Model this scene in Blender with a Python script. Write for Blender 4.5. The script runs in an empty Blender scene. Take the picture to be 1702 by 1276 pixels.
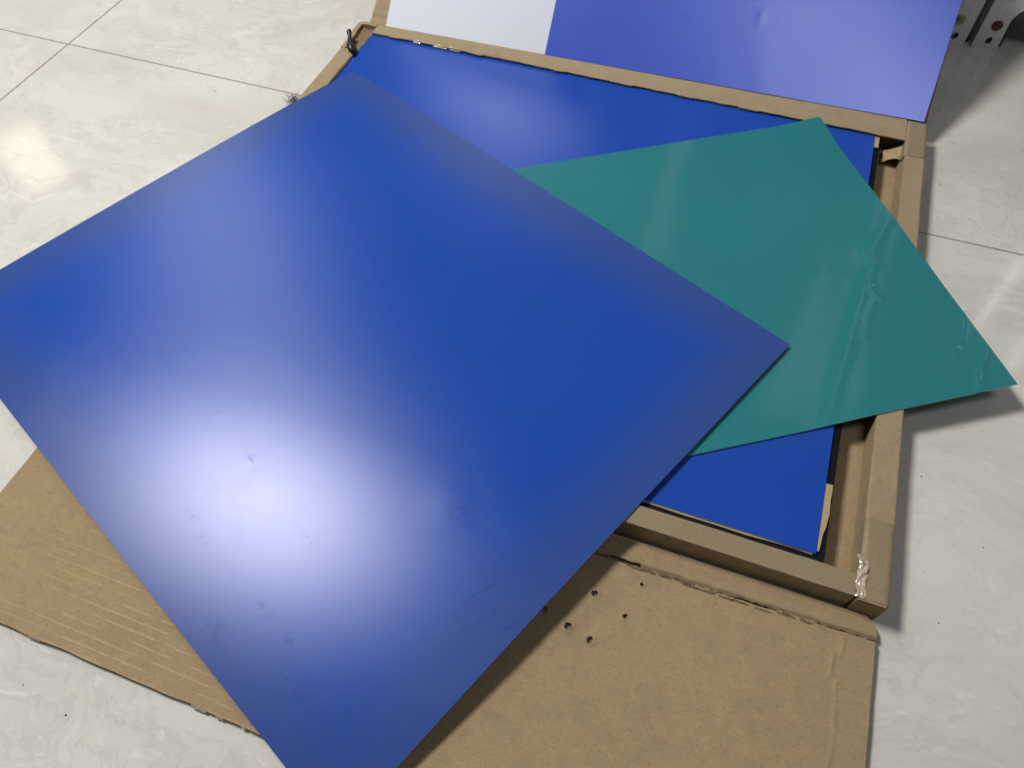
import bpy, bmesh, math, random
from mathutils import Vector, Matrix, noise
scene = bpy.context.scene
C = scene.collection
random.seed(7)

# ------------------------------------------------------------------ camera
cam_d = bpy.data.cameras.new("camera"); cam = bpy.data.objects.new("camera", cam_d); C.objects.link(cam)
YAW, PITCH, ROLL = math.radians(-21.506), math.radians(55.838), math.radians(-1.7765)
fwd = Vector((math.sin(YAW)*math.cos(PITCH), math.cos(YAW)*math.cos(PITCH), -math.sin(PITCH)))
rgt = Vector((math.cos(YAW), -math.sin(YAW), 0)); upv = rgt.cross(fwd)
r2 = math.cos(ROLL)*rgt + math.sin(ROLL)*upv; u2 = -math.sin(ROLL)*rgt + math.cos(ROLL)*upv
M = Matrix((r2, u2, -fwd)).transposed().to_4x4(); M.translation = Vector((0.8081, -0.4414, 0.9172))
cam.matrix_world = M
cam_d.sensor_width = 36.0; cam_d.lens = 1229.31/1702*36; cam_d.clip_start = 0.01; cam_d.clip_end = 100
cam_d.dof.use_dof = True; cam_d.dof.focus_distance = 0.95; cam_d.dof.aperture_fstop = 9.0
scene.camera = cam

# ------------------------------------------------------------------ light
world = bpy.data.worlds.new("World"); scene.world = world; world.use_nodes = True
bg = world.node_tree.nodes["Background"]; bg.inputs[0].default_value = (1.0, 0.97, 0.93, 1); bg.inputs[1].default_value = 0.052

def lamp(name, loc, target, sx, sy, radiance, col=(1, 1, 1)):
    d = bpy.data.lights.new(name, 'AREA'); d.shape = 'RECTANGLE'; d.size = sx; d.size_y = sy
    d.energy = math.pi*sx*sy*radiance; d.color = col
    o = bpy.data.objects.new(name, d); C.objects.link(o); o.location = loc
    o.rotation_euler = (Vector(target)-Vector(loc)).to_track_quat('-Z', 'Y').to_euler()
    return o
lamp("ceiling_lamp_main", (-1.14, 0.44, 3.0), (0.4, 0.2, 0), 0.86, 0.56, 75, (1.0, 0.97, 0.92))
lamp("ceiling_lamp_side", (-2.45, 2.35, 3.0), (-2.2, 2.1, 0), 0.50, 1.9, 9.0, (0.95, 0.97, 1.0))
lamp("ceiling_lamp_far", (-1.35, 5.1, 3.0), (-1.2, 4.6, 0), 0.9, 1.1, 5.5, (0.95, 0.97, 1.0))
lamp("fill_lamp_behind", (1.60, -0.25, 3.0), (1.5, 0.0, 0.1), 1.0, 0.6, 6.5, (0.97, 0.96, 1.0))  # unseen fill lamp, added for the sheen on the leaning plate
for nm, lc, ln in (("ceiling_tube", (2.76, 3.90, 3.0), 0.9), ("ceiling_tube_short", (2.86, 3.36, 3.0), 0.35)):
    tb = lamp(nm, lc, (lc[0], lc[1], 0), 0.03, ln, 6, (1, 1, 1)); tb.rotation_euler = (0, 0, -math.atan2(.28, .69))
lamp("warm_glow_lamp", (-3.25, 1.98, 2.0), (-.45, .3, 0), 0.26, 0.36, 3.0, (1.0, 0.86, 0.60))  # unseen warm lamp, added for the patch reflected in the left floor

vs = scene.view_settings; vs.view_transform = 'Standard'; vs.look = 'None'; vs.exposure = 0; vs.gamma = 1; vs.use_curve_mapping = False

# ------------------------------------------------------------------ material helpers
class NT:
    def __init__(s, name):
        s.m = bpy.data.materials.new(name); s.m.use_nodes = True; s.t = s.m.node_tree
        s.b = s.t.nodes["Principled BSDF"]; s._co = None
    def n(s, typ, **kw):
        nd = s.t.nodes.new(typ)
        for k, v in kw.items():
            if k.startswith('i_'):
                key = k[2:]; key = int(key) if key.isdigit() else key
                s.put(nd.inputs[key], v)
            else: setattr(nd, k, v)
        return nd
    def put(s, sock, v):
        if isinstance(v, bpy.types.NodeSocket): s.t.links.new(v, sock)
        else: sock.default_value = v
    def co(s):
        if s._co is None: s._co = s.n('ShaderNodeTexCoord').outputs['Object']
        return s._co
    def mapped(s, scale=(1, 1, 1), rot=(0, 0, 0), loc=(0, 0, 0), src=None):
        nd = s.n('ShaderNodeMapping'); s.put(nd.inputs['Vector'], src or s.co())
        nd.inputs['Scale'].default_value = scale; nd.inputs['Rotation'].default_value = rot; nd.inputs['Location'].default_value = loc
        return nd.outputs[0]
    def noise(s, scale, detail=4, rough=.5, dist=0, vec=None, out='Fac'):
        nd = s.n('ShaderNodeTexNoise'); s.put(nd.inputs['Vector'], vec or s.co())
        nd.inputs['Scale'].default_value = scale; nd.inputs['Detail'].default_value = detail
        nd.inputs['Roughness'].default_value = rough; nd.inputs['Distortion'].default_value = dist
        return nd.outputs[out]
    def ramp(s, fac, stops, interp='LINEAR'):
        nd = s.n('ShaderNodeValToRGB'); s.put(nd.inputs[0], fac); r = nd.color_ramp; r.interpolation = interp
        while len(r.elements) < len(stops): r.elements.new(.5)
        for e, (p, c) in zip(r.elements, stops):
            e.position = p; e.color = (c, c, c, 1) if isinstance(c, (int, float)) else (*c, 1)
        return nd.outputs[0]
    def math(s, op, a, b=0.0, c=None):
        nd = s.n('ShaderNodeMath', operation=op); s.put(nd.inputs[0], a); s.put(nd.inputs[1], b)
        if c is not None: s.put(nd.inputs[2], c)
        return nd.outputs[0]
    def mix(s, fac, a, b, mode='MIX'):
        nd = s.n('ShaderNodeMix', data_type='RGBA', blend_type=mode); s.put(nd.inputs[0], fac)
        for sock, v in ((nd.inputs[6], a), (nd.inputs[7], b)):
            s.put(sock, v if isinstance(v, bpy.types.NodeSocket) else (*v, 1))
        return nd.outputs[2]
    def bump(s, h, strength=.3, dist=.001, prev=None):
        nd = s.n('ShaderNodeBump'); s.put(nd.inputs['Height'], h); nd.inputs['Strength'].default_value = strength
        nd.inputs['Distance'].default_value = dist
        if prev is not None: s.put(nd.inputs['Normal'], prev)
        return nd.outputs[0]
    def set(s, **kw):
        al = dict(col='Base Color', rough='Roughness', metal='Metallic', normal='Normal', spec='Specular IOR Level', tint='Specular Tint', ior='IOR', coat='Coat Weight', coat_rough='Coat Roughness', trans='Transmission Weight', alpha='Alpha')
        for k, v in kw.items():
            if isinstance(v, tuple) and len(v) == 3: v = (*v, 1)
            s.put(s.b.inputs[al[k]], v)
        return s.m
    def segdist(s, a, b):
        """distance in the xy plane of object space to the segment a-b"""
        sep = s.n('ShaderNodeSeparateXYZ'); s.put(sep.inputs[0], s.co()); X, Y = sep.outputs[0], sep.outputs[1]
        dx, dy = b[0]-a[0], b[1]-a[1]; L2 = dx*dx+dy*dy
        px, py = s.math('SUBTRACT', X, a[0]), s.math('SUBTRACT', Y, a[1])
        t = s.math('DIVIDE', s.math('ADD', s.math('MULTIPLY', px, dx), s.math('MULTIPLY', py, dy)), L2)
        nd = s.n('ShaderNodeClamp'); s.put(nd.inputs[0], t); t = nd.outputs[0]
        qx, qy = s.math('SUBTRACT', px, s.math('MULTIPLY', t, dx)), s.math('SUBTRACT', py, s.math('MULTIPLY', t, dy))
        return s.math('SQRT', s.math('ADD', s.math('MULTIPLY', qx, qx), s.math('MULTIPLY', qy, qy)))

def mat_plate(name, base, rough, scratches=(), scuffs=(), seed=0.0, f0=.05, tint=(.86, .86, 1), bumpk=.05, edge_grey=None):
    """matt light-sensitive coating over grained aluminium: diffuse blue under a compact satin sheen"""
    t = NT(name)
    v = t.mapped(loc=(seed, seed*.7, 0))
    cloud = t.noise(5, 3, .5, vec=v)
    col = t.mix(cloud, tuple(c*.93 for c in base), tuple(min(1, c*1.06) for c in base))
    if edge_grey:      # base colour mixed to grey-blue towards the cut edges of the plate
        (ox, oy), ang, w, d, amt = edge_grey
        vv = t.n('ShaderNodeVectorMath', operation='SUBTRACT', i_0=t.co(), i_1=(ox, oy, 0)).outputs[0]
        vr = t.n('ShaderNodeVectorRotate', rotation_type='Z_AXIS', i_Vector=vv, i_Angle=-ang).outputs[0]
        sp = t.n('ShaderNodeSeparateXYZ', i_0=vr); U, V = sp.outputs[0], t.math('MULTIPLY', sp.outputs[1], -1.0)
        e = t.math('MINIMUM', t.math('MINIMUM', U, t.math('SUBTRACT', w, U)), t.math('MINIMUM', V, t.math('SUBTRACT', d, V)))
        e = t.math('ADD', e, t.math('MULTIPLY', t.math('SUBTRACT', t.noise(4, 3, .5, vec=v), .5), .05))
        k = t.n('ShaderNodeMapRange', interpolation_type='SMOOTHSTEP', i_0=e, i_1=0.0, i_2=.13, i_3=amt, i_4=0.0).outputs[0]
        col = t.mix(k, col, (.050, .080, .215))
    fine = t.noise(900, 2, .6, vec=v)
    sm = t.noise(9, 5, .65, 1.5, vec=t.mapped(scale=(1, 2.6, 1), rot=(0, 0, .6), loc=(seed+3, 0, 0)))
    sm = t.ramp(sm, [(.50, 0.), (.78, 1.)])
    dots = t.ramp(t.noise(210, 1, .4, vec=v), [(.775, 0.), (.80, 1.)])
    hair = t.noise(2.6, 2, .5, 3.5, vec=t.mapped(scale=(1, 1.6, 1), rot=(0, 0, 1.1), loc=(seed, 5, 0)))
    hair = t.ramp(t.math('ABSOLUTE', t.math('SUBTRACT', hair, .47)), [(.0, 1.), (.0011, 0.)])
    hair = t.math('MULTIPLY', hair, t.ramp(t.noise(7, 3, .6, vec=v), [(.60, 0.), (.68, 1.)]))
    mask = t.math('MAXIMUM', t.math('MULTIPLY', dots, .45), t.math('MULTIPLY', hair, .35))
    for a, b, w in scratches:
        d = t.math('ADD', t.segdist(a, b), t.math('MULTIPLY', t.noise(60, 2), .0008))
        mk = t.n('ShaderNodeMapRange', i_0=d, i_1=w*.7+.0004, i_2=w*1.5+.0004, i_3=1.0, i_4=0.0).outputs[0]
        mask = t.math('MAXIMUM', mask, t.math('MULTIPLY', mk, .33))
    for (x, y, r, k) in scuffs:
        d = t.segdist((x-r*.4, y+r*.2), (x+r*.4, y-r*.2))
        mk = t.n('ShaderNodeMapRange', i_0=d, i_1=0.0, i_2=r, i_3=1.0, i_4=0.0).outputs[0]
        n_ = t.ramp(t.noise(110, 3, .6, .5), [(.48, 0.), (.66, 1.)])
        mask = t.math('MAXIMUM', mask, t.math('MULTIPLY', t.math('MULTIPLY', mk, n_), k))
    col = t.mix(mask, col, tuple(c*.5 for c in base))
    ro = t.math('ADD', rough, t.math('MULTIPLY', sm, .010))
    bn = t.bump(fine, bumpk, .0004)
    bn = t.bump(t.noise(5, 2, .4, vec=v), .06, .005, bn)
    t.t.nodes.remove(t.b)
    dif = t.n('ShaderNodeBsdfDiffuse', i_Color=col, i_Normal=bn)
    gl = t.n('ShaderNodeBsdfAnisotropic', distribution='BECKMANN', i_Color=(*tint, 1), i_Roughness=ro, i_Normal=bn)
    ior = (1+f0**.5)/(1-f0**.5)
    fr = t.n('ShaderNodeFresnel', i_IOR=ior, i_Normal=bn).outputs[0]
    fr = t.math('MULTIPLY', fr, t.math('SUBTRACT', 1.0, t.math('MULTIPLY', mask, .8)))
    mx = t.n('ShaderNodeMixShader', i_0=fr, i_1=dif.outputs[0], i_2=gl.outputs[0])
    out = [n for n in t.t.nodes if n.type == 'OUTPUT_MATERIAL'][0]
    t.t.links.new(mx.outputs[0], out.inputs[0])
    return t.m

BLUE = (.013, .066, .385)
m_blue_loose = mat_plate('blue_plate_coating', (.0125, .066, .365), .322, seed=1.3, f0=.037, edge_grey=((.0284, .7194), -24.02*math.pi/180, 1.0105, .8483, .58),
    scratches=[((.640, -.205), (.672, -.170), .0006), ((.655, -.235), (.685, -.205), .0005), ((.690, -.228), (.720, -.196), .0005), ((.300, -.120), (.309, -.126), .0012)],
    scuffs=[(.46, -.31, .018, .35), (.42, -.29, .016, .3), (.38, -.335, .020, .3), (.30, -.24, .012, .3), (.27, -.215, .010, .3), (.50, -.36, .024, .25), (.60, -.10, .022, .35)])
m_blue_stack = mat_plate('blue_plate_coating_stack', BLUE, .30, seed=4.1, f0=.06)
m_blue_back = mat_plate('blue_plate_coating_leaning', (.046, .106, .60), .36, seed=8.4, f0=.150, tint=(.78, .78, 1.0))
t = NT('green_film_coating')
v = t.mapped(loc=(2, 1, 0))
gc = t.mix(t.noise(4, 3, .5, vec=v), (.023, .176, .200), (.027, .205, .226))
sc = t.ramp(t.noise(26, 4, .6, .8, vec=t.mapped(scale=(1, 5, 1), rot=(0, 0, .9))), [(.68, 0.), (.80, 1.)])
bn = t.bump(t.noise(3.2, 2, .45, .3, vec=v), .25, .02)
bn = t.bump(t.ramp(t.noise(30, 3, .6, 1.2, vec=v), [(.66, 0.), (.74, 1.)]), .12, .0009, bn)
bn = t.bump(t.noise(600, 2, .5), .02, .0003, bn)
m_green = t.set(col=gc, rough=t.math('ADD', .13, t.math('MULTIPLY', sc, .12)), normal=bn, spec=.8)

t = NT('aluminium_edge'); m_alu = t.set(col=(.50, .50, .56), metal=1.0, rough=.4)
t = NT('white_paper'); m_white = t.set(col=t.mix(t.noise(6, 3), (.63, .675, .775), (.66, .70, .795)), rough=.55, normal=t.bump(t.noise(400, 3), .05, .0004))

def mat_card(name, base=(.315, .246, .152), flutes=False, dark=1.0, dirt=.25):
    t = NT(name)
    big = t.noise(3.0, 4, .6)
    mid = t.noise(38, 5, .65, .4)
    fib = t.noise(210, 4, .7, 1.0, vec=t.mapped(scale=(1, 2.2, 1)))
    speck = t.ramp(t.noise(520, 2, .6), [(.66, 0.), (.74, 1.)])
    b = tuple(c*dark for c in base)
    col = t.mix(big, tuple(c*.80 for c in b), tuple(c*1.12 for c in b))
    col = t.mix(t.ramp(mid, [(.35, 0.), (.75, 1.)]), col, tuple(c*k for c, k in zip(b, (1.16, 1.14, 1.08))))
    col = t.mix(t.math('MULTIPLY', t.ramp(fib, [(.48, 0.), (.68, 1.)]), .6), col, tuple(c*.66 for c in b))
    col = t.mix(t.math('MULTIPLY', speck, .55), col, tuple(c*.45 for c in b))
    stain = t.ramp(t.noise(7, 5, .7, .8, vec=t.mapped(loc=(4, 9, 1))), [(.62, 0.), (.74, 1.)])
    col = t.mix(t.math('MULTIPLY', stain, dirt), col, tuple(c*.55 for c in b))
    bn = t.bump(fib, .45, .0008)
    bn = t.bump(mid, .25, .0012, bn)
    if flutes:
        sep = t.n('ShaderNodeSeparateXYZ'); t.put(sep.inputs[0], t.co())
        wob = t.math('MULTIPLY', t.noise(9, 2), .004)
        ph = t.math('MULTIPLY', t.math('ADD', sep.outputs[1], wob), 2*math.pi/.0115)
        w = t.math('POWER', t.math('ABSOLUTE', t.math('SINE', t.math('MULTIPLY', ph, .5))), 14.0)
        br = t.ramp(t.noise(24, 3, .6, vec=t.mapped(scale=(1, 3.5, 1))), [(.43, 0.), (.53, 1.)])
        lx = t.n('ShaderNodeMapRange', i_0=sep.outputs[0], i_1=.34, i_2=.62, i_3=1.0, i_4=.08).outputs[0]
        lx = t.math('MULTIPLY', lx, t.n('ShaderNodeMapRange', i_0=sep.outputs[0], i_1=.06, i_2=.24, i_3=.12, i_4=1.0).outputs[0])
        k = t.math('MULTIPLY', t.math('MULTIPLY', w, br), lx)
        bn = t.bump(k, .6, .0012, bn)
        col = t.mix(t.math('MULTIPLY', k, .65), col, tuple(min(1, c*1.5) for c in b))
    return t.set(col=col, rough=.86, normal=bn, spec=.25)
m_card = mat_card('kraft_cardboard')
m_flap = mat_card('kraft_cardboard_flap', flutes=True, base=(.312, .235, .136))
m_card_raw = mat_card('raw_cardboard_core', base=(.20, .15, .092), dirt=.6)
m_card_in = mat_card('inner_cardboard', base=(.335, .246, .145), dirt=.45)
m_kraft = mat_card('kraft_paper', base=(.40, .31, .19), dirt=.05)
m_dirty = mat_card('torn_dirty_cardboard', base=(.22, .14, .08), dirt=.9)

t = NT('brown_packing_tape')
wr = t.noise(22, 4, .6, 1.5, vec=t.mapped(scale=(1, 3, 1)))
bn = t.bump(t.ramp(wr, [(.5, 0.), (.66, 1.)]), .35, .0012)
m_tape = t.set(col=t.mix(t.noise(12, 4), (.235, .182, .112), (.285, .222, .136)), rough=.38, normal=bn, spec=.45)
t = NT('clear_tape')
m_clear = t.set(col=(.46, .39, .29), rough=.10, spec=.9, normal=t.bump(t.noise(60, 3, .5, 1.5), .5, .002), coat=.6, coat_rough=.05)
t = NT('black_wrapping_paper')
m_black = t.set(col=(.004, .004, .006), rough=.6, spec=.18, normal=t.bump(t.noise(50, 4, .6, 1), .5, .002))
t = NT('black_plastic'); m_blackpl = t.set(col=(.008, .009, .011), rough=.35)
t = NT('grey_enamel_steel')
sc = t.ramp(t.noise(40, 5, .7, 1), [(.60, 0.), (.70, 1.)])
m_steel = t.set(col=t.mix(t.math('MULTIPLY', sc, .35), t.mix(t.noise(9, 4), (.70, .71, .75), (.80, .81, .84)), (.20, .19, .18)), rough=.42, normal=t.bump(t.noise(90, 3), .08, .001))
t = NT('rusty_screw'); m_rust = t.set(col=t.mix(t.noise(220, 3), (.10, .045, .025), (.16, .11, .09)), rough=.55, metal=.6)
t = NT('zinc_screw'); m_zinc = t.set(col=t.mix(t.noise(220, 3), (.30, .31, .24), (.50, .50, .42)), rough=.35, metal=.9)
t = NT('dark_shelf_board'); m_deck = t.set(col=(.10, .10, .105), rough=.5)
t = NT('grit'); m_grit = t.set(col=(.03, .027, .024), rough=.8)
t = NT('dust_fibre'); m_dust = t.set(col=(.05, .045, .05), rough=.9)
t = NT('tile_grout'); m_grout = t.set(col=t.mix(t.noise(20, 4), (.10, .095, .085), (.17, .16, .145)), rough=.85)

# polished marble-look tile
t = NT('marble_tile')
geo = t.n('ShaderNodeNewGeometry').outputs['Position']
P = t.mapped(src=geo, scale=(1.0, 1.9, 1), rot=(0, 0, .42))
warp = t.noise(2.2, 4, .55, .6, vec=P, out='Color')
wv = t.n('ShaderNodeVectorMath', operation='MULTIPLY_ADD', i_0=warp, i_1=(.55, .55, .55), i_2=P).outputs[0]
cl = t.noise(3.0, 6, .58, .9, vec=wv)
vein = t.noise(4.2, 7, .62, 1.6, vec=wv)
vd = t.math('ABSOLUTE', t.math('SUBTRACT', vein, .5))
vmask = t.ramp(vd, [(.0, 1.), (.035, 0.)])
region = t.ramp(t.noise(1.7, 3, .5, .5, vec=wv), [(.36, 0.), (.58, 1.)])
vein2 = t.noise(9.0, 6, .6, 2.2, vec=wv)
v2 = t.ramp(t.math('ABSOLUTE', t.math('SUBTRACT', vein2, .5)), [(.0, 1.), (.03, 0.)])
white = t.ramp(t.noise(11.0, 5, .55, 2.0, vec=wv), [(.60, 0.), (.72, 1.)])
col = t.mix(t.ramp(cl, [(.3, 0.), (.7, 1.)]), (.580, .568, .528), (.662, .652, .614))
col = t.mix(t.math('MULTIPLY', t.ramp(t.noise(1.3, 4, .6, 1.0, vec=wv), [(.48, 0.), (.66, 1.)]), .45), col, (.50, .465, .44))
col = t.mix(t.math('MULTIPLY', t.math('MULTIPLY', vmask, region), .26), col, (.36, .36, .34))
col = t.mix(t.math('MULTIPLY', t.math('MULTIPLY', v2, region), .10), col, (.38, .37, .35))
col = t.mix(t.math('MULTIPLY', t.math('MULTIPLY', white, region), .6), col, (.74, .73, .705))
ws = t.noise(3.0, 2, .5, .2, vec=geo)
bn = t.bump(ws, .05, .006)
m_tile = t.set(col=col, rough=t.math('ADD', .06, t.math('MULTIPLY', cl, .06)), normal=bn, spec=.5)

# ------------------------------------------------------------------ object helpers
def obj(name, me, mat=None, parent=None):
    if isinstance(me, bmesh.types.BMesh):
        bm = me; me = bpy.data.meshes.new(name); bm.normal_update(); bm.to_mesh(me); bm.free()
    o = bpy.data.objects.new(name, me); C.objects.link(o)
    for m in ([mat] if not isinstance(mat, (list, tuple)) else mat):
        if m is not None: me.materials.append(m)
    if parent is not None: o.parent = parent
    return o
def tag(o, label=None, cat=None, group=None, kind=None):
    for k, v in (('label', label), ('category', cat), ('group', group), ('kind', kind)):
        if v: o[k] = v
    return o
def empty(name, loc=(0, 0, 0)):
    o = bpy.data.objects.new(name, None); C.objects.link(o); o.location = loc; o.empty_display_size = .05; return o
def nz(x, y=0., z=0.): return noise.noise(Vector((x, y, z)))
def sstep(a, b, x):
    t = min(1, max(0, (x-a)/(b-a))); return t*t*(3-2*t)

def sheet(name, fn, nu, nv, th, mats, parent=None, skip=None, core=None):
    """thin solid sheet: fn(u,v)->point of the top face; separate edge vertices so edges stay crisp; skip(i,j) leaves holes in the top face"""
    V, F, MI, SM = [], [], [], []
    top = [[None]*(nv+1) for _ in range(nu+1)]
    pts = [[Vector(fn(i/nu, j/nv)) for j in range(nv+1)] for i in range(nu+1)]
    nrm = [[None]*(nv+1) for _ in range(nu+1)]
    for i in range(nu+1):
        for j in range(nv+1):
            a = pts[min(nu, i+1)][j]-pts[max(0, i-1)][j]; b = pts[i][min(nv, j+1)]-pts[i][max(0, j-1)]
            n = a.cross(b); n.normalize()
            nrm[i][j] = n
    flip = -1 if nrm[nu//2][nv//2].z < 0 else 1
    bot = [[None]*(nv+1) for _ in range(nu+1)]
    for i in range(nu+1):
        for j in range(nv+1):
            top[i][j] = len(V); V.append(pts[i][j])
    for i in range(nu+1):
        for j in range(nv+1):
            bot[i][j] = len(V); V.append(pts[i][j]-nrm[i][j]*th*flip)
    def q(a, b, c, d, mi, sm=True):
        F.append((a, b, c, d) if flip > 0 else (d, c, b, a)); MI.append(mi); SM.append(sm)
    for i in range(nu):
        for j in range(nv):
            if not (skip and skip(i, j)):
                q(top[i][j], top[i+1][j], top[i+1][j+1], top[i][j+1], 0)
            q(bot[i][j+1], bot[i+1][j+1], bot[i+1][j], bot[i][j], 2 if len(mats) > 2 else 0)
    ring = [(i, 0) for i in range(nu)] + [(nu, j) for j in range(nv)] + [(i, nv) for i in range(nu, 0, -1)] + [(0, j) for j in range(nv, 0, -1)]
    et, eb = [], []
    for (i, j) in ring:
        et.append(len(V)); V.append(pts[i][j]); eb.append(len(V)); V.append(pts[i][j]-nrm[i][j]*th*flip)
    for k in range(len(ring)):
        k2 = (k+1) % len(ring)
        q(et[k2], et[k], eb[k], eb[k2], 1 if len(mats) > 1 else 0, False)
    me = bpy.data.meshes.new(name); me.from_pydata([tuple(v) for v in V], [], F)
    o = obj(name, me, list(mats), parent)
    me.polygons.foreach_set('material_index', MI); me.polygons.foreach_set('use_smooth', SM); me.update()
    return o

# ------------------------------------------------------------------ floor
T, GAP = 1.3, .0022
bm = bmesh.new()
X0, Y0, NX, NY = -.66-2*T, .666-3*T, 6, 6
bmesh.ops.create_grid(bm, x_segments=1, y_segments=1, size=.5)
bmesh.ops.scale(bm, vec=(NX*T, NY*T, 1), verts=bm.verts); bmesh.ops.translate(bm, vec=(X0+NX*T/2, Y0+NY*T/2, -.0016), verts=bm.verts)
floor = tag(obj('floor', bm, m_grout), kind='structure')
bm = bmesh.new(); bmesh.ops.create_cube(bm, size=1)
bmesh.ops.scale(bm, vec=(T-GAP, T-GAP, .010), verts=bm.verts); bmesh.ops.translate(bm, vec=(0, 0, -.005), verts=bm.verts)
bmesh.ops.bevel(bm, geom=[e for e in bm.edges if all(v.co.z > -.001 for v in e.verts)], offset=.0007, segments=2, affect='EDGES')
tile_me = bpy.data.meshes.new('tile'); bm.to_mesh(tile_me); bm.free(); tile_me.materials.append(m_tile)
for i in range(NX):
    for j in range(NY):
        o = bpy.data.objects.new('tile', tile_me); C.objects.link(o); o.parent = floor
        o.location = (X0+(i+.5)*T, Y0+(j+.5)*T, 0)

# ------------------------------------------------------------------ shallow cardboard box
HB = .0446
box = empty('cardboard_box', (.54, .43, 0)); box.matrix_world = Matrix.Translation((.54, .43, 0))
tag(box, 'shallow opened kraft cardboard box with thick rims holding blue plates', 'box')
INV = Matrix.Translation((-.54, -.43, 0))
def bpart(o, parent=box):
    o.parent = box if parent is box else parent
    o.matrix_parent_inverse = INV if parent is box else Matrix.Identity(4)
    return o

def rim(name, a, b, prof, n, mat, jitter=.0009, seed=0., ragged=None):
    """a profile (inward offset, height) swept from a to b; inward is left of a->b"""
    a, b = Vector((*a, 0)), Vector((*b, 0)); d = (b-a).normalized(); inn = Vector((-d.y, d.x, 0))
    bm = bmesh.new(); rows = []
    for i in range(n+1):
        s = i/n; row = []
        for k, (w, h) in enumerate(prof):
            x = s*(b-a).length
            jw = jitter*nz(x*9+seed, k*1.7)+jitter*.5*nz(x*45+seed, k*3.1); jh = jitter*nz(x*7+seed, 30+k*1.3)
            if ragged and k in ragged: jw += ragged[k](x)
            row.append(bm.verts.new(a+d*x+inn*(w+jw)+Vector((0, 0, max(0.0006, h+jh)))))
        rows.append(row)
    m = len(prof)
    for i in range(n):
        for k in range(m):
            bm.faces.new((rows[i][k], rows[i][(k+1) % m], rows[i+1][(k+1) % m], rows[i+1][k]))
    bm.faces.new(rows[0][::-1]); bm.faces.new(rows[-1])
    bmesh.ops.recalc_face_normals(bm, faces=bm.faces)
    return bpart(obj(name, bm, mat))

def prof_rim(w, h, r=.0022, lip=0.):
    p = [(0, .001), (0, h-r), (r*.3, h-r*.3), (r, h)]
    if lip: p += [(w+lip, h-.0004), (w+lip, h-.0030), (w, h-.0036), (w, .0045)]
    else: p += [(w-r, h), (w-r*.3, h-r*.3), (w, h-r), (w, .0045)]
    return p
# bottom panel
bm = bmesh.new(); bmesh.ops.create_cube(bm, size=1)
bmesh.ops.scale(bm, vec=(1.138, .932, .003), verts=bm.verts); bmesh.ops.translate(bm, vec=(.5405, .431, .0022), verts=bm.verts)
bpart(obj('bottom_panel', bm, m_card_in))
# right rim (outside x 1.1158, runs towards the back), inner wall faces the gap
rr = rim('right_rim', (1.1158, -.043), (1.1165, .905), prof_rim(.0345, HB), 190, m_card, seed=3,
         ragged={4: lambda x: .0012*nz(x*14, 5), 5: lambda x: .0012*nz(x*14, 5)})
fr = rim('front_rim', (-.036, -.0415), (1.0785, -.0400), prof_rim(.0290, HB+.0002), 190, m_tape, seed=11, jitter=.0007)
lr = rim('left_rim', (-.033, .785), (-.033, -.006), prof_rim(.0345, HB), 120, m_card, seed=21)
def rag(x):
    return -.0302*x-.0035*max(0, nz(x*6+2, 1))*1.5 + .0016*nz(x*38, 2) + (.002 if nz(x*16, 7) > .25 else 0)
br = rim('back_rim', (1.0795, .910), (.004, .8865), [(0, .001), (0, HB-.002), (.0007, HB-.0006), (.002, HB), (.0635, HB-.0006), (.0635, HB-.0026), (.030, HB-.0034), (.030, .0045)], 320, m_card, seed=33, jitter=.0006, ragged={4: rag, 5: rag})
# open, torn back-left corner: thin outer walls and a dirty sunken core
def wall(name, pts, z0, z1, th, mat, seed):
    bm = bmesh.new(); rows = []
    for i, (x, y) in enumerate(pts):
        a = Vector((x, y, 0)); nxt = Vector((*pts[min(len(pts)-1, i+1)], 0)); prv = Vector((*pts[max(0, i-1)], 0))
        d = (nxt-prv).normalized(); inn = Vector((d.y, -d.x, 0))
        zt = z1+.0025*nz(x*60+seed, y*60)
        rows.append([bm.verts.new(a+Vector((0, 0, z0))), bm.verts.new(a+Vector((0, 0, zt))), bm.verts.new(a+inn*th+Vector((0, 0, zt))), bm.verts.new(a+inn*th+Vector((0, 0, z0)))])
    for i in range(len(rows)-1):
        for k in range(4): bm.faces.new((rows[i][k], rows[i+1][k], rows[i+1][(k+1) % 4], rows[i][(k+1) % 4]))
    bm.faces.new(rows[0]); bm.faces.new(rows[-1][::-1]); bmesh.ops.recalc_face_normals(bm, faces=bm.faces)
    return bpart(obj(name, bm, mat))
pts = [(-.034, .7855)] + [(-.034-.006*sstep(.80, .87, .79+.0095*k), .79+.0095*k) for k in range(10)] + [(-.036, .884), (-.026, .8855), (-.012, .886), (.003, .8862)]
wall('corner_wall', pts, .001, HB+.001, .010, m_card, 5)
def core_fn(u, v):
    x = -.0285+u*.0325; y = .7865+v*.088
    return (x, y, .0375+.004*nz(x*70, y*70)+.003*nz(x*190, y*190))
bpart(sheet('torn_corner_core', core_fn, 20, 50, .024, [m_dirty]))
# crumpled paper in the back-right corner
def crum(u, v):
    x = 1.052+u*.030; y = .815+v*.034
    return (x+.002*nz(u*4, v*4), y+.002*nz(u*4+9, v*4), .012+.026*u*(.4+.6*v)+.006*math.sin(u*2.6+v*3.0)+.004*nz(u*2.3, v*2.1, 2)+.0008*nz(u*9, v*9, 4))
bpart(sheet('crumpled_liner', crum, 24, 24, .0006, [m_kraft]))
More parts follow.
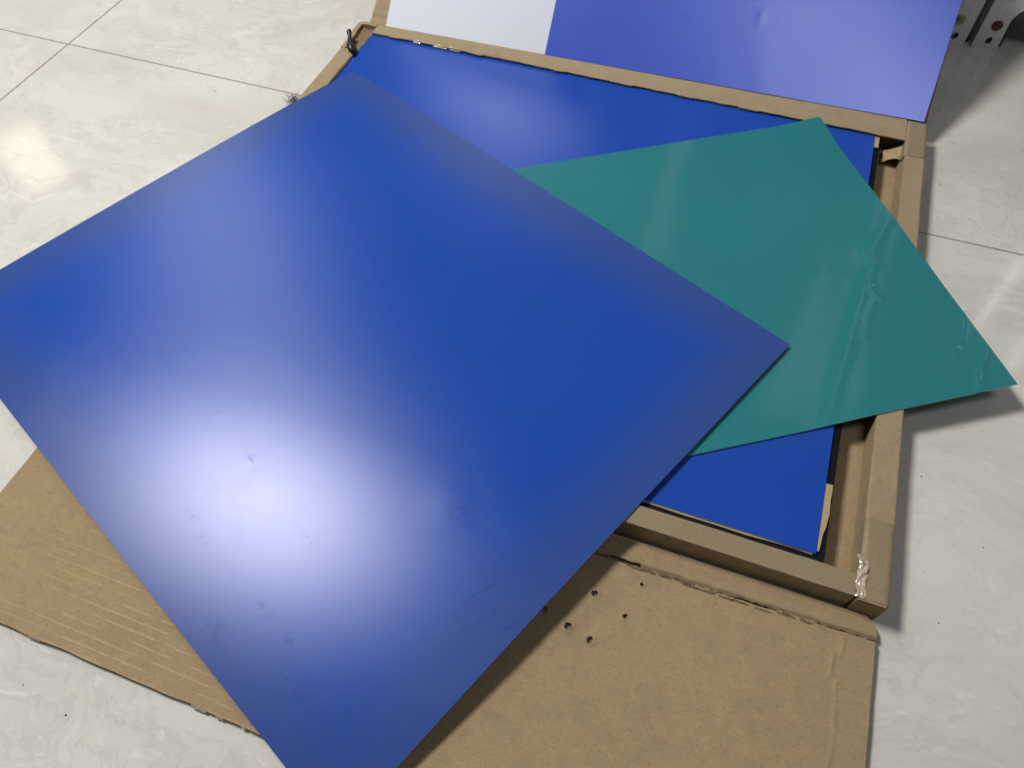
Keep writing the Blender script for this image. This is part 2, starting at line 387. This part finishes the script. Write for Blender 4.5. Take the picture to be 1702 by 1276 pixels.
# tape wraps on the right rim, 0.5 mm proud of the board
def tape_wrap(y0, y1, seed):
    prof = [(1.1164, .012), (1.1167, HB-.001), (1.1150, HB+.0007), (1.0835, HB+.0008), (1.0808, HB-.002), (1.0806, HB-.016)]
    n = 40
    def fn(u, v):
        k = v*(len(prof)-1); a = min(len(prof)-2, int(k)); f = k-a
        x = prof[a][0]*(1-f)+prof[a+1][0]*f; z = prof[a][1]*(1-f)+prof[a+1][1]*f
        y = y0+(y1-y0)*u+.002*nz(v*4+seed, u*2)*(1 if u in (0., 1.) else 0)
        w = .0004*abs(nz(u*5+seed, v*9))+.0006*max(0, nz(u*11+seed, v*3))
        return (x+(w if v < .3 else 0), y, z+(w if .3 <= v < .8 else 0))
    return bpart(sheet('tape_wrap', fn, n, 30, .0003, [m_tape]))
tape_wrap(-.041, .068, 2.); tape_wrap(.803, .9035, 6.)
# crinkled clear tape at the front corner
def crink(u, v):
    x = 1.0775+u*.011+.002*nz(v*5); y = -.041+v*.058
    return (x, y, HB+.0012+.0042*abs(nz(u*1.7, v*4.5, 3))+.0008*nz(u*4, v*11, 8)-.006*sstep(.8, 1, v))
bpart(sheet('clear_tape_strip', crink, 14, 60, .0002, [m_clear]))
for k, (xa, xb) in enumerate([(.10, .115), (.145, .175), (.182, .205), (.655, .662), (.815, .824), (.40, .406)]):
    def gl(u, v, xa=xa, xb=xb, k=k):
        x = xa+u*(xb-xa); y = .8565-.0042*v+.0008*nz(u*6+k, v); yb = y+.0012*(x-.5)*0
        return (x, yb, HB+.0006-.0042*v+.0010*nz(u*9+k*3, v*4))
    bpart(sheet('clear_tape_glint', gl, 12, 5, .0002, [m_clear]))

# front flap lying on the tiles, with a torn crease, punctures and pressed ridges
FX0, FX1, FY0, FY1 = -.0175, 1.1165, -.411, -.0445
NU, NV = 700, 218
VROW = [FY0+(-.200-FY0)*k/60 for k in range(60)]+[-.200+.106*k/80 for k in range(80)]+[-.094+.034*k/60 for k in range(60)]+[-.060+(FY1+.060)*k/18 for k in range(19)]
holes = [(.787, -.130, .0050), (.768, -.179, .0058), (.797, -.186, .0052), (.829, -.145, .0034), (.839, -.099, .0030), (.735, -.170, .0045), (.20, -.255, .002)]
def tear_y(x): return -.0785+.0055*(x-.77)/.33 + .0016*nz(x*26, 3)+.0008*nz(x*90, 5)
def flap_pt(u, v):
    x = FX0+u*(FX1-FX0); y = VROW[min(NV, max(0, round(v*NV)))] if v >= 0 else FY0-v*(FY1-FY0)
    if 0 <= v < .02: y += .0016*nz(x*22, 8)*(1-v/.02)
    if u > .97:   # right edge rounded at its hinge corner, slightly wavy
        x += (.0013*nz(y*20, 4)) * (u-.97)/.03
        x -= .012*max(0, (y+.062)/.0175)**2*(u-.97)/.03
    z = .0085+.0045*sstep(.45, 1.0, u)+.0014*nz(x*5, y*5)+.0004*nz(x*24, y*24)
    dt = y-tear_y(x)
    lift = sstep(.70, .80, x)*1.0+.4*sstep(.2, .7, x)
    z -= .0022*math.exp(-(dt/.0022)**2)*lift              # torn crease
    z += .0010*math.exp(-((dt+.0035)/.0022)**2)*lift*(.6+.7*nz(x*45, 1))
    z += .0012*math.exp(-((dt-.006)/.004)**2)*lift
    z -= .0030*sstep(-.060, -.046, y)
    # pressed ridges near the right edge
    rx = 1.079+.003*nz(y*18, 6)+(-.008 if -.135 < y < -.105 else 0)
    if -.24 < y < -.082: z += .0014*math.exp(-((x-rx)/.0022)**2)*(.5+.9*abs(nz(y*20, 2)))
    z += .0009*math.exp(-((y+.105-.03*(x-.95))/.004)**2)*sstep(.92, .98, x)*(1-sstep(1.05, 1.09, x))
    for hx, hy, hr in holes:
        d = math.hypot(x-hx, y-hy)
        if d < hr*3: z += .0011*math.exp(-((d-hr*1.05)/(hr*.35))**2)*(1+nz(x*400, y*400)) - (.0008 if d < hr*.7 else 0)
    return (x, y, z)
def flap_skip(i, j):
    x = FX0+(i+.5)/NU*(FX1-FX0); y = (VROW[j]+VROW[j+1])/2
    for hx, hy, hr in holes:
        if math.hypot(x-hx, y-hy) < hr*(.80+.30*nz(x*230, y*230)): return True
    dt = abs(y-tear_y(x))
    if x > .70 and dt < .0005+.0010*nz(x*17, 11)+.0006*nz(x*110, 4): return True
    if .792 < x < .832 and -.0008 < tear_y(x)-y+.0022 < .0034+.0015*nz(x*60, 1): return True
    return False
flap = bpart(sheet('front_flap', flap_pt, NU, NV, .0048, [m_flap, m_card_raw, m_card_raw], skip=flap_skip))
# shreds of paper lifted along the tear
for k in range(20):
    x = .775+.31*random.random(); y = tear_y(x)-.003-.003*random.random(); L = .006+.016*random.random()
    bm = bmesh.new(); n = 6; rows = []
    z0 = flap_pt((x-FX0)/(FX1-FX0), -(y-FY0)/(FY1-FY0))[2]
    for i in range(n+1):
        s = i/n; xx = x+L*s; w = .0005+.0012*math.sin(math.pi*s)*(.6+.8*random.random()); yy = y+.0006*(random.random()-.5)+.005*s*L
        rows.append((bm.verts.new((xx, yy-w*.5, z0+.0004)), bm.verts.new((xx, yy+w, z0+.0010+.0016*random.random()))))
    for i in range(n): bm.faces.new((rows[i][0], rows[i+1][0], rows[i+1][1], rows[i][1]))
    r = bmesh.ops.solidify(bm, geom=bm.faces[:], thickness=.0004)
    o = obj('paper_shred', bm, m_card if k % 3 else m_kraft); o.parent = flap
# stain near the lower right of the flap
# hinge strip between box and flap
def hinge(u, v):
    x = -.02+u*1.128; y = -.0560+v*.0125
    return (x, y, .0062+.003*math.sin(v*math.pi)*0+.0012*nz(x*16, v*2)+.0012*(1-v))
bpart(sheet('hinge_strip', hinge, 160, 6, .0030, [m_card_raw]))
for k, (xa, xb) in enumerate([(.150, .168), (.385, .405), (.418, .428), (.452, .458)]):
    def gf(u, v, xa=xa, xb=xb, k=k):
        x = xa+u*(xb-xa); return (x, FY0-.0022+.0030*v, .0050+.0040*v+.0008*nz(u*5+k, v*3))
    o = sheet('clear_tape_glint', gf, 10, 6, .0002, [m_clear]); o.parent = flap
# back flap leaning up behind the box
def slope_pt(x, s, a, y0, z0, off=0.):
    return Vector((x, y0+s*math.cos(a)-off*math.sin(a), z0+s*math.sin(a)+off*math.cos(a)))
def bflap(u, v):
    x = -.021+u*1.136; s = v*.40
    a = math.radians(31)
    p = slope_pt(x, s, a, .8925+.0225*x, .0400, .0012*nz(x*6, s*6)-.0035*math.exp(-((s-.016)/.0022)**2)*(1 if x < .05 else .4)-.002*math.exp(-((s-.034)/.0018)**2))
    return p
bpart(sheet('back_flap', bflap, 120, 110, .0048, [m_card, m_card_raw]))

# ------------------------------------------------------------------ what lies in the box
# black light-proof wrapping around the stack
def wrap_outline():
    pts = []
    n = 140
    for i in range(n):                      # front edge, wavy
        x = -.006+1.044*i/n; d = -.0085-.0030*nz(x*5, 2)-.0016*nz(x*17, 4)
        pts.append((x, max(-.0118, min(-.005, d))))
    for i in range(90):
        y = -.005+.86*i/90; pts.append((1.0400+.0010*nz(y*6, 9)+.0012*(1-y), y))
    pts += [(1.0392, .868), (-.0015, .868)]
    for i in range(60):
        y = .86-.86*i/60; pts.append((-.0012-.0007*nz(y*7, 1), y))
    return pts
bm = bmesh.new(); ol = wrap_outline()
lo = [bm.verts.new((x, y, .0042)) for x, y in ol]; hi = [bm.verts.new((x+(.0012 if x > 1.03 else 0)*0, y, .0352+.0012*nz(x*20, y*20))) for x, y in ol]
for i in range(len(ol)):
    k = (i+1) % len(ol); bm.faces.new((lo[i], lo[k], hi[k], hi[i]))
bm.faces.new(hi); bm.faces.new(lo[::-1]); bmesh.ops.recalc_face_normals(bm, faces=bm.faces)
wrap = tag(obj('black_wrapping', bm, m_black), 'black light-proof paper wrapping around the stacked plates in the box', 'wrapping')
# kraft interleaf paper peeping out
def kraft(u, v):
    y = -.0016+.0022*nz(u*1.06*6, 3)+.0012*nz(u*19, 5)
    x = .006+u*1.0205; yy = y+v*.86
    return (x, yy, .0364+.0004*nz(x*15, yy*15))
kp = tag(sheet('interleaf_paper', kraft, 200, 40, .0003, [m_kraft]), 'brown interleaf paper peeping out under the top plate of the stack', 'paper')
def kt(u, v):
    x = 1.0285+u*(.0105+.001*nz(v*6)-.006*sstep(.55, 0, v)); y = .005+v*.098
    return (x, y, .0374+.0006*u)
tab = sheet('folded_tab', kt, 6, 24, .0003, [m_kraft]); tab.parent = kp
def kt2(u, v):
    x = 1.0285+u*(.0095+.001*nz(v*6, 3)); y = .818+v*.034
    return (x, y, .0374+.0006*u)
tab = sheet('folded_tab', kt2, 6, 24, .0003, [m_kraft]); tab.parent = kp

# top plate of the stack
def stackp(u, v):
    x = 1.03*u; y = .8695*v
    z = .0386+.0006*nz(x*2.2, y*2.2)
    z += .0026*math.exp(-((x-.16)**2+(y-.86)**2)/.05)*0
    return (x, y, z)
tag(sheet('stacked_plate', stackp, 60, 50, .0012, [m_blue_stack, m_alu]), 'blue coated plate lying on top of the stack inside the cardboard box', 'printing plate')

# green plate: rectangle turned in the box, reaching over the right rim
GA = -57.368*math.pi/180
CREASES = [([(1.035, .547), (1.038, .529), (1.049, .512), (1.062, .517)], .0045, .0011), ([(1.030, .530), (1.040, .505)], .007, -.0007),
    ([(1.052, .471), (1.057, .451), (1.074, .438)], .005, .0012), ([(1.06, .437), (1.054, .398), (1.054, .361)], .006, .0007),
    ([(1.187, .456), (1.186, .396)], .004, .0007), ([(1.18, .382), (1.176, .358)], .004, .0007), ([(1.221, .396), (1.215, .36), (1.212, .317)], .005, .0009),
    ([(1.205, .351), (1.211, .315)], .004, .0006), ([(.987, .785), (.98, .752), (.963, .717)], .007, .0006), ([(.85, .613), (.85, .582)], .005, .0004),
    ([(.88, .585), (.895, .587)], .004, .0004), ([(.911, .68), (.917, .674)], .004, .0005), ([(.798, .588), (.826, .605)], .007, .0004),
    ([(1.042, .687), (1.04, .537)], .007, .0006), ([(1.078, .653), (1.041, .53)], .007, .0006), ([(.83, .50), (.93, .47), (1.04, .455)], .014, .0005)]
def greenp(u, v):
    c, s = math.cos(GA), math.sin(GA); w, d = .6182, .63
    x = .9271+c*u*w+s*v*d; y = .8629+s*u*w-c*v*d
    z = .0412+.0046*sstep(.98, 1.09, x)+.0052*sstep(.80, .86, y)*sstep(.86, .92, x)
    z += .0015*sstep(1.16, 1.26, x)
    for pl, w, h in CREASES:
        best = 1.0
        for (ax, ay), (bx, by) in zip(pl, pl[1:]):
            ex, ey = bx-ax, by-ay; t_ = min(1, max(0, ((x-ax)*ex+(y-ay)*ey)/(ex*ex+ey*ey)))
            best = min(best, math.hypot(x-ax-t_*ex, y-ay-t_*ey))
        if best < w*4: z += h*math.exp(-(best/w)**2)*(1+.5*nz(x*50, y*50))
    z += .0006*nz(x*4, y*4, 3)
    z += .0010*math.exp(-((x-1.045-.10*(y-.47))/.010)**2)*sstep(.70, .55, y)*sstep(.12, .3, y)
    return (x, y, z)
tag(sheet('green_plate', greenp, 240, 240, .0008, [m_green, m_alu]), 'glossy dented green plate reaching over the right rim of the box', 'printing plate')

# loose blue plate lying across the box and overhanging it
LA = -24.02*math.pi/180
def loose(u, v):
    c, s = math.cos(LA), math.sin(LA); w, d = 1.0105, .8483
    x = .0284+c*u*w+s*v*d; y = .7194+s*u*w-c*v*d
    a, b = max(0, -.03-y), max(0, -.02-x)
    z = .0478-.16*a*a-.10*b*b
    z += .0008*nz(x*2.4, y*2.4, 5)
    z -= .0050*math.exp(-math.hypot(x-.0284, y-.7194)/.09)
    for dx, dy, r, h in [(.225, -.075, .004, .00012), (.345, -.16, .05, .0003), (.58, -.09, .03, .0004), (.304, -.123, .004, .0003)]:
        q = ((x-dx)**2+(y-dy)**2)/(r*r)
        if q < 9: z += h*math.exp(-q)
    return (x, y, z)
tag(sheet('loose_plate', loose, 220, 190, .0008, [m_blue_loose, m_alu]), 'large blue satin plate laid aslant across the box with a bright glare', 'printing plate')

# white sheet and blue plate leaning on the back flap
def hinge_y(x): return .8935+.0225*x
def whites(u, v):
    x = .021+u*.44; s = -.004+v*.40; a = math.radians(44+5*u)
    return slope_pt(x, s, a, hinge_y(x)-.003, .0455, .002)
tag(sheet('white_sheet', whites, 40, 40, .0006, [m_white]), 'plain white sheet leaning on the raised back flap beside the violet-blue plate', 'paper sheet')
def bluebk(u, v):
    x0 = .3765+u*(1.1085-.3765); s = -.004+v*.50; a = math.radians(49-12*u)
    off = .0042+.0010*nz(x0*5, s*5)
    q = ((x0-.775)**2+(s-.135)**2)
    off += .0009*math.exp(-((x0-.772)**2/.00006+(s-.128)**2/.00016))-.0002*math.exp(-((x0-.788)**2+(s-.122)**2)/.00020)
    off += .0006*math.exp(-((x0-.772+.3*(s-.13))/.03)**2)*sstep(.14, .0, s)
    off += .0012*math.exp(-q/.006)
    return slope_pt(x0, s, a, hinge_y(x0)-.0045, .0455, off)
tag(sheet('leaning_plate', bluebk, 160, 120, .0008, [m_blue_back, m_alu]), 'violet-blue plate with a small dent leaning on the raised back flap', 'printing plate')

# ------------------------------------------------------------------ steel racks behind
def plate_curve(name, outer, inner, th, mat, parent, loc, rot):
    cu = bpy.data.curves.new(name, 'CURVE'); cu.dimensions = '2D'; cu.fill_mode = 'BOTH'; cu.extrude = th/2; cu.bevel_depth = .0004
    for poly in [outer]+inner:
        sp = cu.splines.new('POLY'); sp.points.add(len(poly)-1); sp.use_cyclic_u = True
        for p, (x, y) in zip(sp.points, poly): p.co = (x, y, 0, 1)
    tmp = bpy.data.objects.new(name, cu); C.objects.link(tmp)
    dg = bpy.context.evaluated_depsgraph_get(); dg.update()
    me = bpy.data.meshes.new_from_object(tmp.evaluated_get(dg)); bpy.data.objects.remove(tmp)
    me.materials.clear(); o = obj(name, me, mat, parent); o.location = loc; o.rotation_euler = rot
    return o
def oval(cx, cy, rx, ry, n=16, tilt=0.):
    return [(cx+rx*math.cos(2*math.pi*k/n)+tilt*math.sin(2*math.pi*k/n), cy+ry*math.sin(2*math.pi*k/n)) for k in range(n)]
def screw(parent, x, z, mat, r=.0085):
    bm = bmesh.new(); prof = [(r*1.25, .0), (r*1.25, .0012), (r, .0014), (r*.95, .003), (r*.6, .0046), (.0001, .005)]
    n = 20; rings = [[bm.verts.new((rr*math.cos(2*math.pi*k/n), -h, rr*math.sin(2*math.pi*k/n))) for k in range(n)] for rr, h in prof]
    for a, b in zip(rings, rings[1:]):
        for k in range(n): bm.faces.new((a[k], b[k], b[(k+1) % n], a[(k+1) % n]))
    for ang in (.4, .4+math.pi/2):          # cross recess bars
        m = Matrix.Translation((0, -.0049, 0)) @ Matrix.Rotation(ang, 4, 'Y') @ Matrix.Diagonal((r*1.0, .0012, r*.22, 1))
        bmesh.ops.create_cube(bm, size=1, matrix=m)
    bmesh.ops.recalc_face_normals(bm, faces=bm.faces)
    o = obj('screw', bm, mat, parent); o.location = (x, -.0012, z); return o
HP = 1.5
def upright(parent, loc, gusset, wdt=.050):
    """steel angle post: slotted front face in the xz plane plus a side return; origin at its bottom left"""
    if gusset:
        outer = [(.003, 0), (wdt, 0), (.0475, .040), (.0465, .064), (.049, .075), (.0545, .085), (.063, .093), (.075, .099), (.095, .103), (.16, .105), (.16, .160), (.050, .185), (.050, HP), (.003, HP), (0, HP-.003), (0, .003)]
    else:
        outer = [(0, 0), (wdt, 0), (wdt, HP), (0, HP)]
    inner = [oval(.0265, .0205, .0062, .0082, tilt=.001)]
    z = .135
    while z < HP-.05:
        inner.append(oval(.026, z, .0062, .0095)); z += .05
    up = plate_curve('upright', outer, inner, .0016, m_steel, parent, loc, (math.pi/2, 0, 0))
    bm = bmesh.new(); bmesh.ops.create_cube(bm, size=1); bmesh.ops.scale(bm, vec=(.0016, .036, HP), verts=bm.verts); bmesh.ops.translate(bm, vec=(.0009, .0195, HP/2), verts=bm.verts)
    ret = obj('side_return', bm, m_steel, parent); ret.location = loc
    # pressed teardrop button and rubber foot
    for (bx, bz) in ((.018, .088), (.030, .118)):
        bm = bmesh.new(); bmesh.ops.create_uvsphere(bm, u_segments=18, v_segments=8, radius=1, matrix=Matrix.Translation((bx, -.001, bz)) @ Matrix.Diagonal((.0085, .0016, .0105, 1)))
        b = obj('pressed_button', bm, m_steel, parent); b.location = loc
    bm = bmesh.new(); bmesh.ops.create_cone(bm, cap_ends=True, segments=20, radius1=.014, radius2=.012, depth=.022, matrix=Matrix.Translation((.048, .030, .0112)))
    f = obj('rubber_foot', bm, m_blackpl, parent); f.location = loc
    return up
def deck(parent, x0, x1, y0, y1, z):
    bm = bmesh.new(); bmesh.ops.create_cube(bm, size=1); bmesh.ops.scale(bm, vec=(x1-x0, y1-y0, .03), verts=bm.verts)
    bmesh.ops.translate(bm, vec=((x0+x1)/2, (y0+y1)/2, z), verts=bm.verts)
    bmesh.ops.bevel(bm, geom=bm.edges[:], offset=.003, segments=2, affect='EDGES')
    return obj('shelf_board', bm, m_deck, parent)
R2 = empty('steel_rack', (1.2035, 1.273, 0)); tag(R2, 'grey steel rack upright with a rusty screw and a curved gusset', 'rack')
upright(R2, (0, 0, 0), True); screw(R2, .0275, .0535, m_rust)
upright(R2, (.86, 0, 0), False); deck(R2, .004, .90, .003, .40, .142); deck(R2, .004, .90, .003, .40, .48)  # upper board is unseen, added to keep light off the floor here
R1 = empty('steel_rack', (1.137, 1.2695, 0)); tag(R1, 'grey steel rack upright with a bright screw right beside the leaning plate', 'rack')
upright(R1, (0, 0, 0), False); screw(R1, .0215, .0555, m_zinc); deck(R1, -.50, .048, .003, .40, .142); deck(R1, -.50, .048, .003, .40, .50)  # upper board is unseen, added to block light from behind
up2 = upright(R1, (-.52, 0, 0), False)

# ------------------------------------------------------------------ small things
def tube(name, pts, radii, mat, n=10):
    bm = bmesh.new(); rings = []
    for i, p in enumerate(pts):
        p = Vector(p); d = (Vector(pts[min(i+1, len(pts)-1)])-Vector(pts[max(0, i-1)])).normalized()
        a = d.orthogonal().normalized(); b = d.cross(a)
        rings.append([bm.verts.new(p+(a*math.cos(2*math.pi*k/n)+b*math.sin(2*math.pi*k/n))*radii[i]) for k in range(n)])
    for r1, r2_ in zip(rings, rings[1:]):
        for k in range(n): bm.faces.new((r1[k], r1[(k+1) % n], r2_[(k+1) % n], r2_[k]))
    bm.faces.new(rings[0][::-1]); bm.faces.new(rings[-1]); bmesh.ops.recalc_face_normals(bm, faces=bm.faces)
    for f in bm.faces: f.smooth = True
    return obj(name, bm, mat)
tag(tube('black_scrap', [(.003, .772, .0395), (-.004, .780, .0475), (-.012, .789, .0500), (-.018, .799, .0510), (-.023, .809, .0560), (-.028, .818, .0600), (-.0285, .822, .0635)],
         [.0045, .0085, .0085, .0050, .0038, .0055, .0035], m_blackpl), 'twisted black scrap of wrapping sticking up over the left rim', 'scrap')
bm = bmesh.new()
for k in range(90):
    a = random.random()*6.28; L = .006+.016*random.random(); c = Vector((-.075+.008*random.gauss(0, 1), .640+.005*random.gauss(0, 1), .002+.006*random.random()))
    d = Vector((math.cos(a), math.sin(a), .5*random.random())).normalized(); s = d.cross(Vector((0, 0, 1))).normalized()*.0004
    m = c+d*L*.5+Vector((random.gauss(0, .002), random.gauss(0, .002), .002))
    v = [bm.verts.new(x) for x in (c-s, c+s, m+s, m-s, c+d*L+s*.5, c+d*L-s*.5)]
    bm.faces.new((v[0], v[1], v[2], v[3])); bm.faces.new((v[3], v[2], v[4], v[5]))
tag(obj('dust_tuft', bm, m_dust), 'small dark tuft of dust on the tiles by the left rim', 'dust')
bm = bmesh.new()
spots = [(-.40, .70), (1.20, .74), (1.16, .80), (1.18, .93), (1.22, .86), (1.21, .28), (1.16, .18), (1.24, .10), (1.19, -.02), (1.17, .04), (1.30, .95), (1.26, 1.05), (1.15, -.06), (.25, -.47), (.18, -.46), (-.25, .62), (-.12, .55)]
spots += [(random.uniform(-.8, 1.5), random.uniform(-.6, 1.4)) for _ in range(4)]
for x, y in spots:
    r = random.uniform(.0005, .0012)
    bmesh.ops.create_icosphere(bm, subdivisions=1, radius=1, matrix=Matrix.Translation((x, y, r*.5)) @ Matrix.Rotation(random.random()*6, 4, 'Z') @ Matrix.Diagonal((r*random.uniform(1, 1.8), r, r*.6, 1)))
tag(obj('floor_grit', bm, m_grit), 'dark specks of grit scattered on the pale tiles', 'grit', kind='stuff')
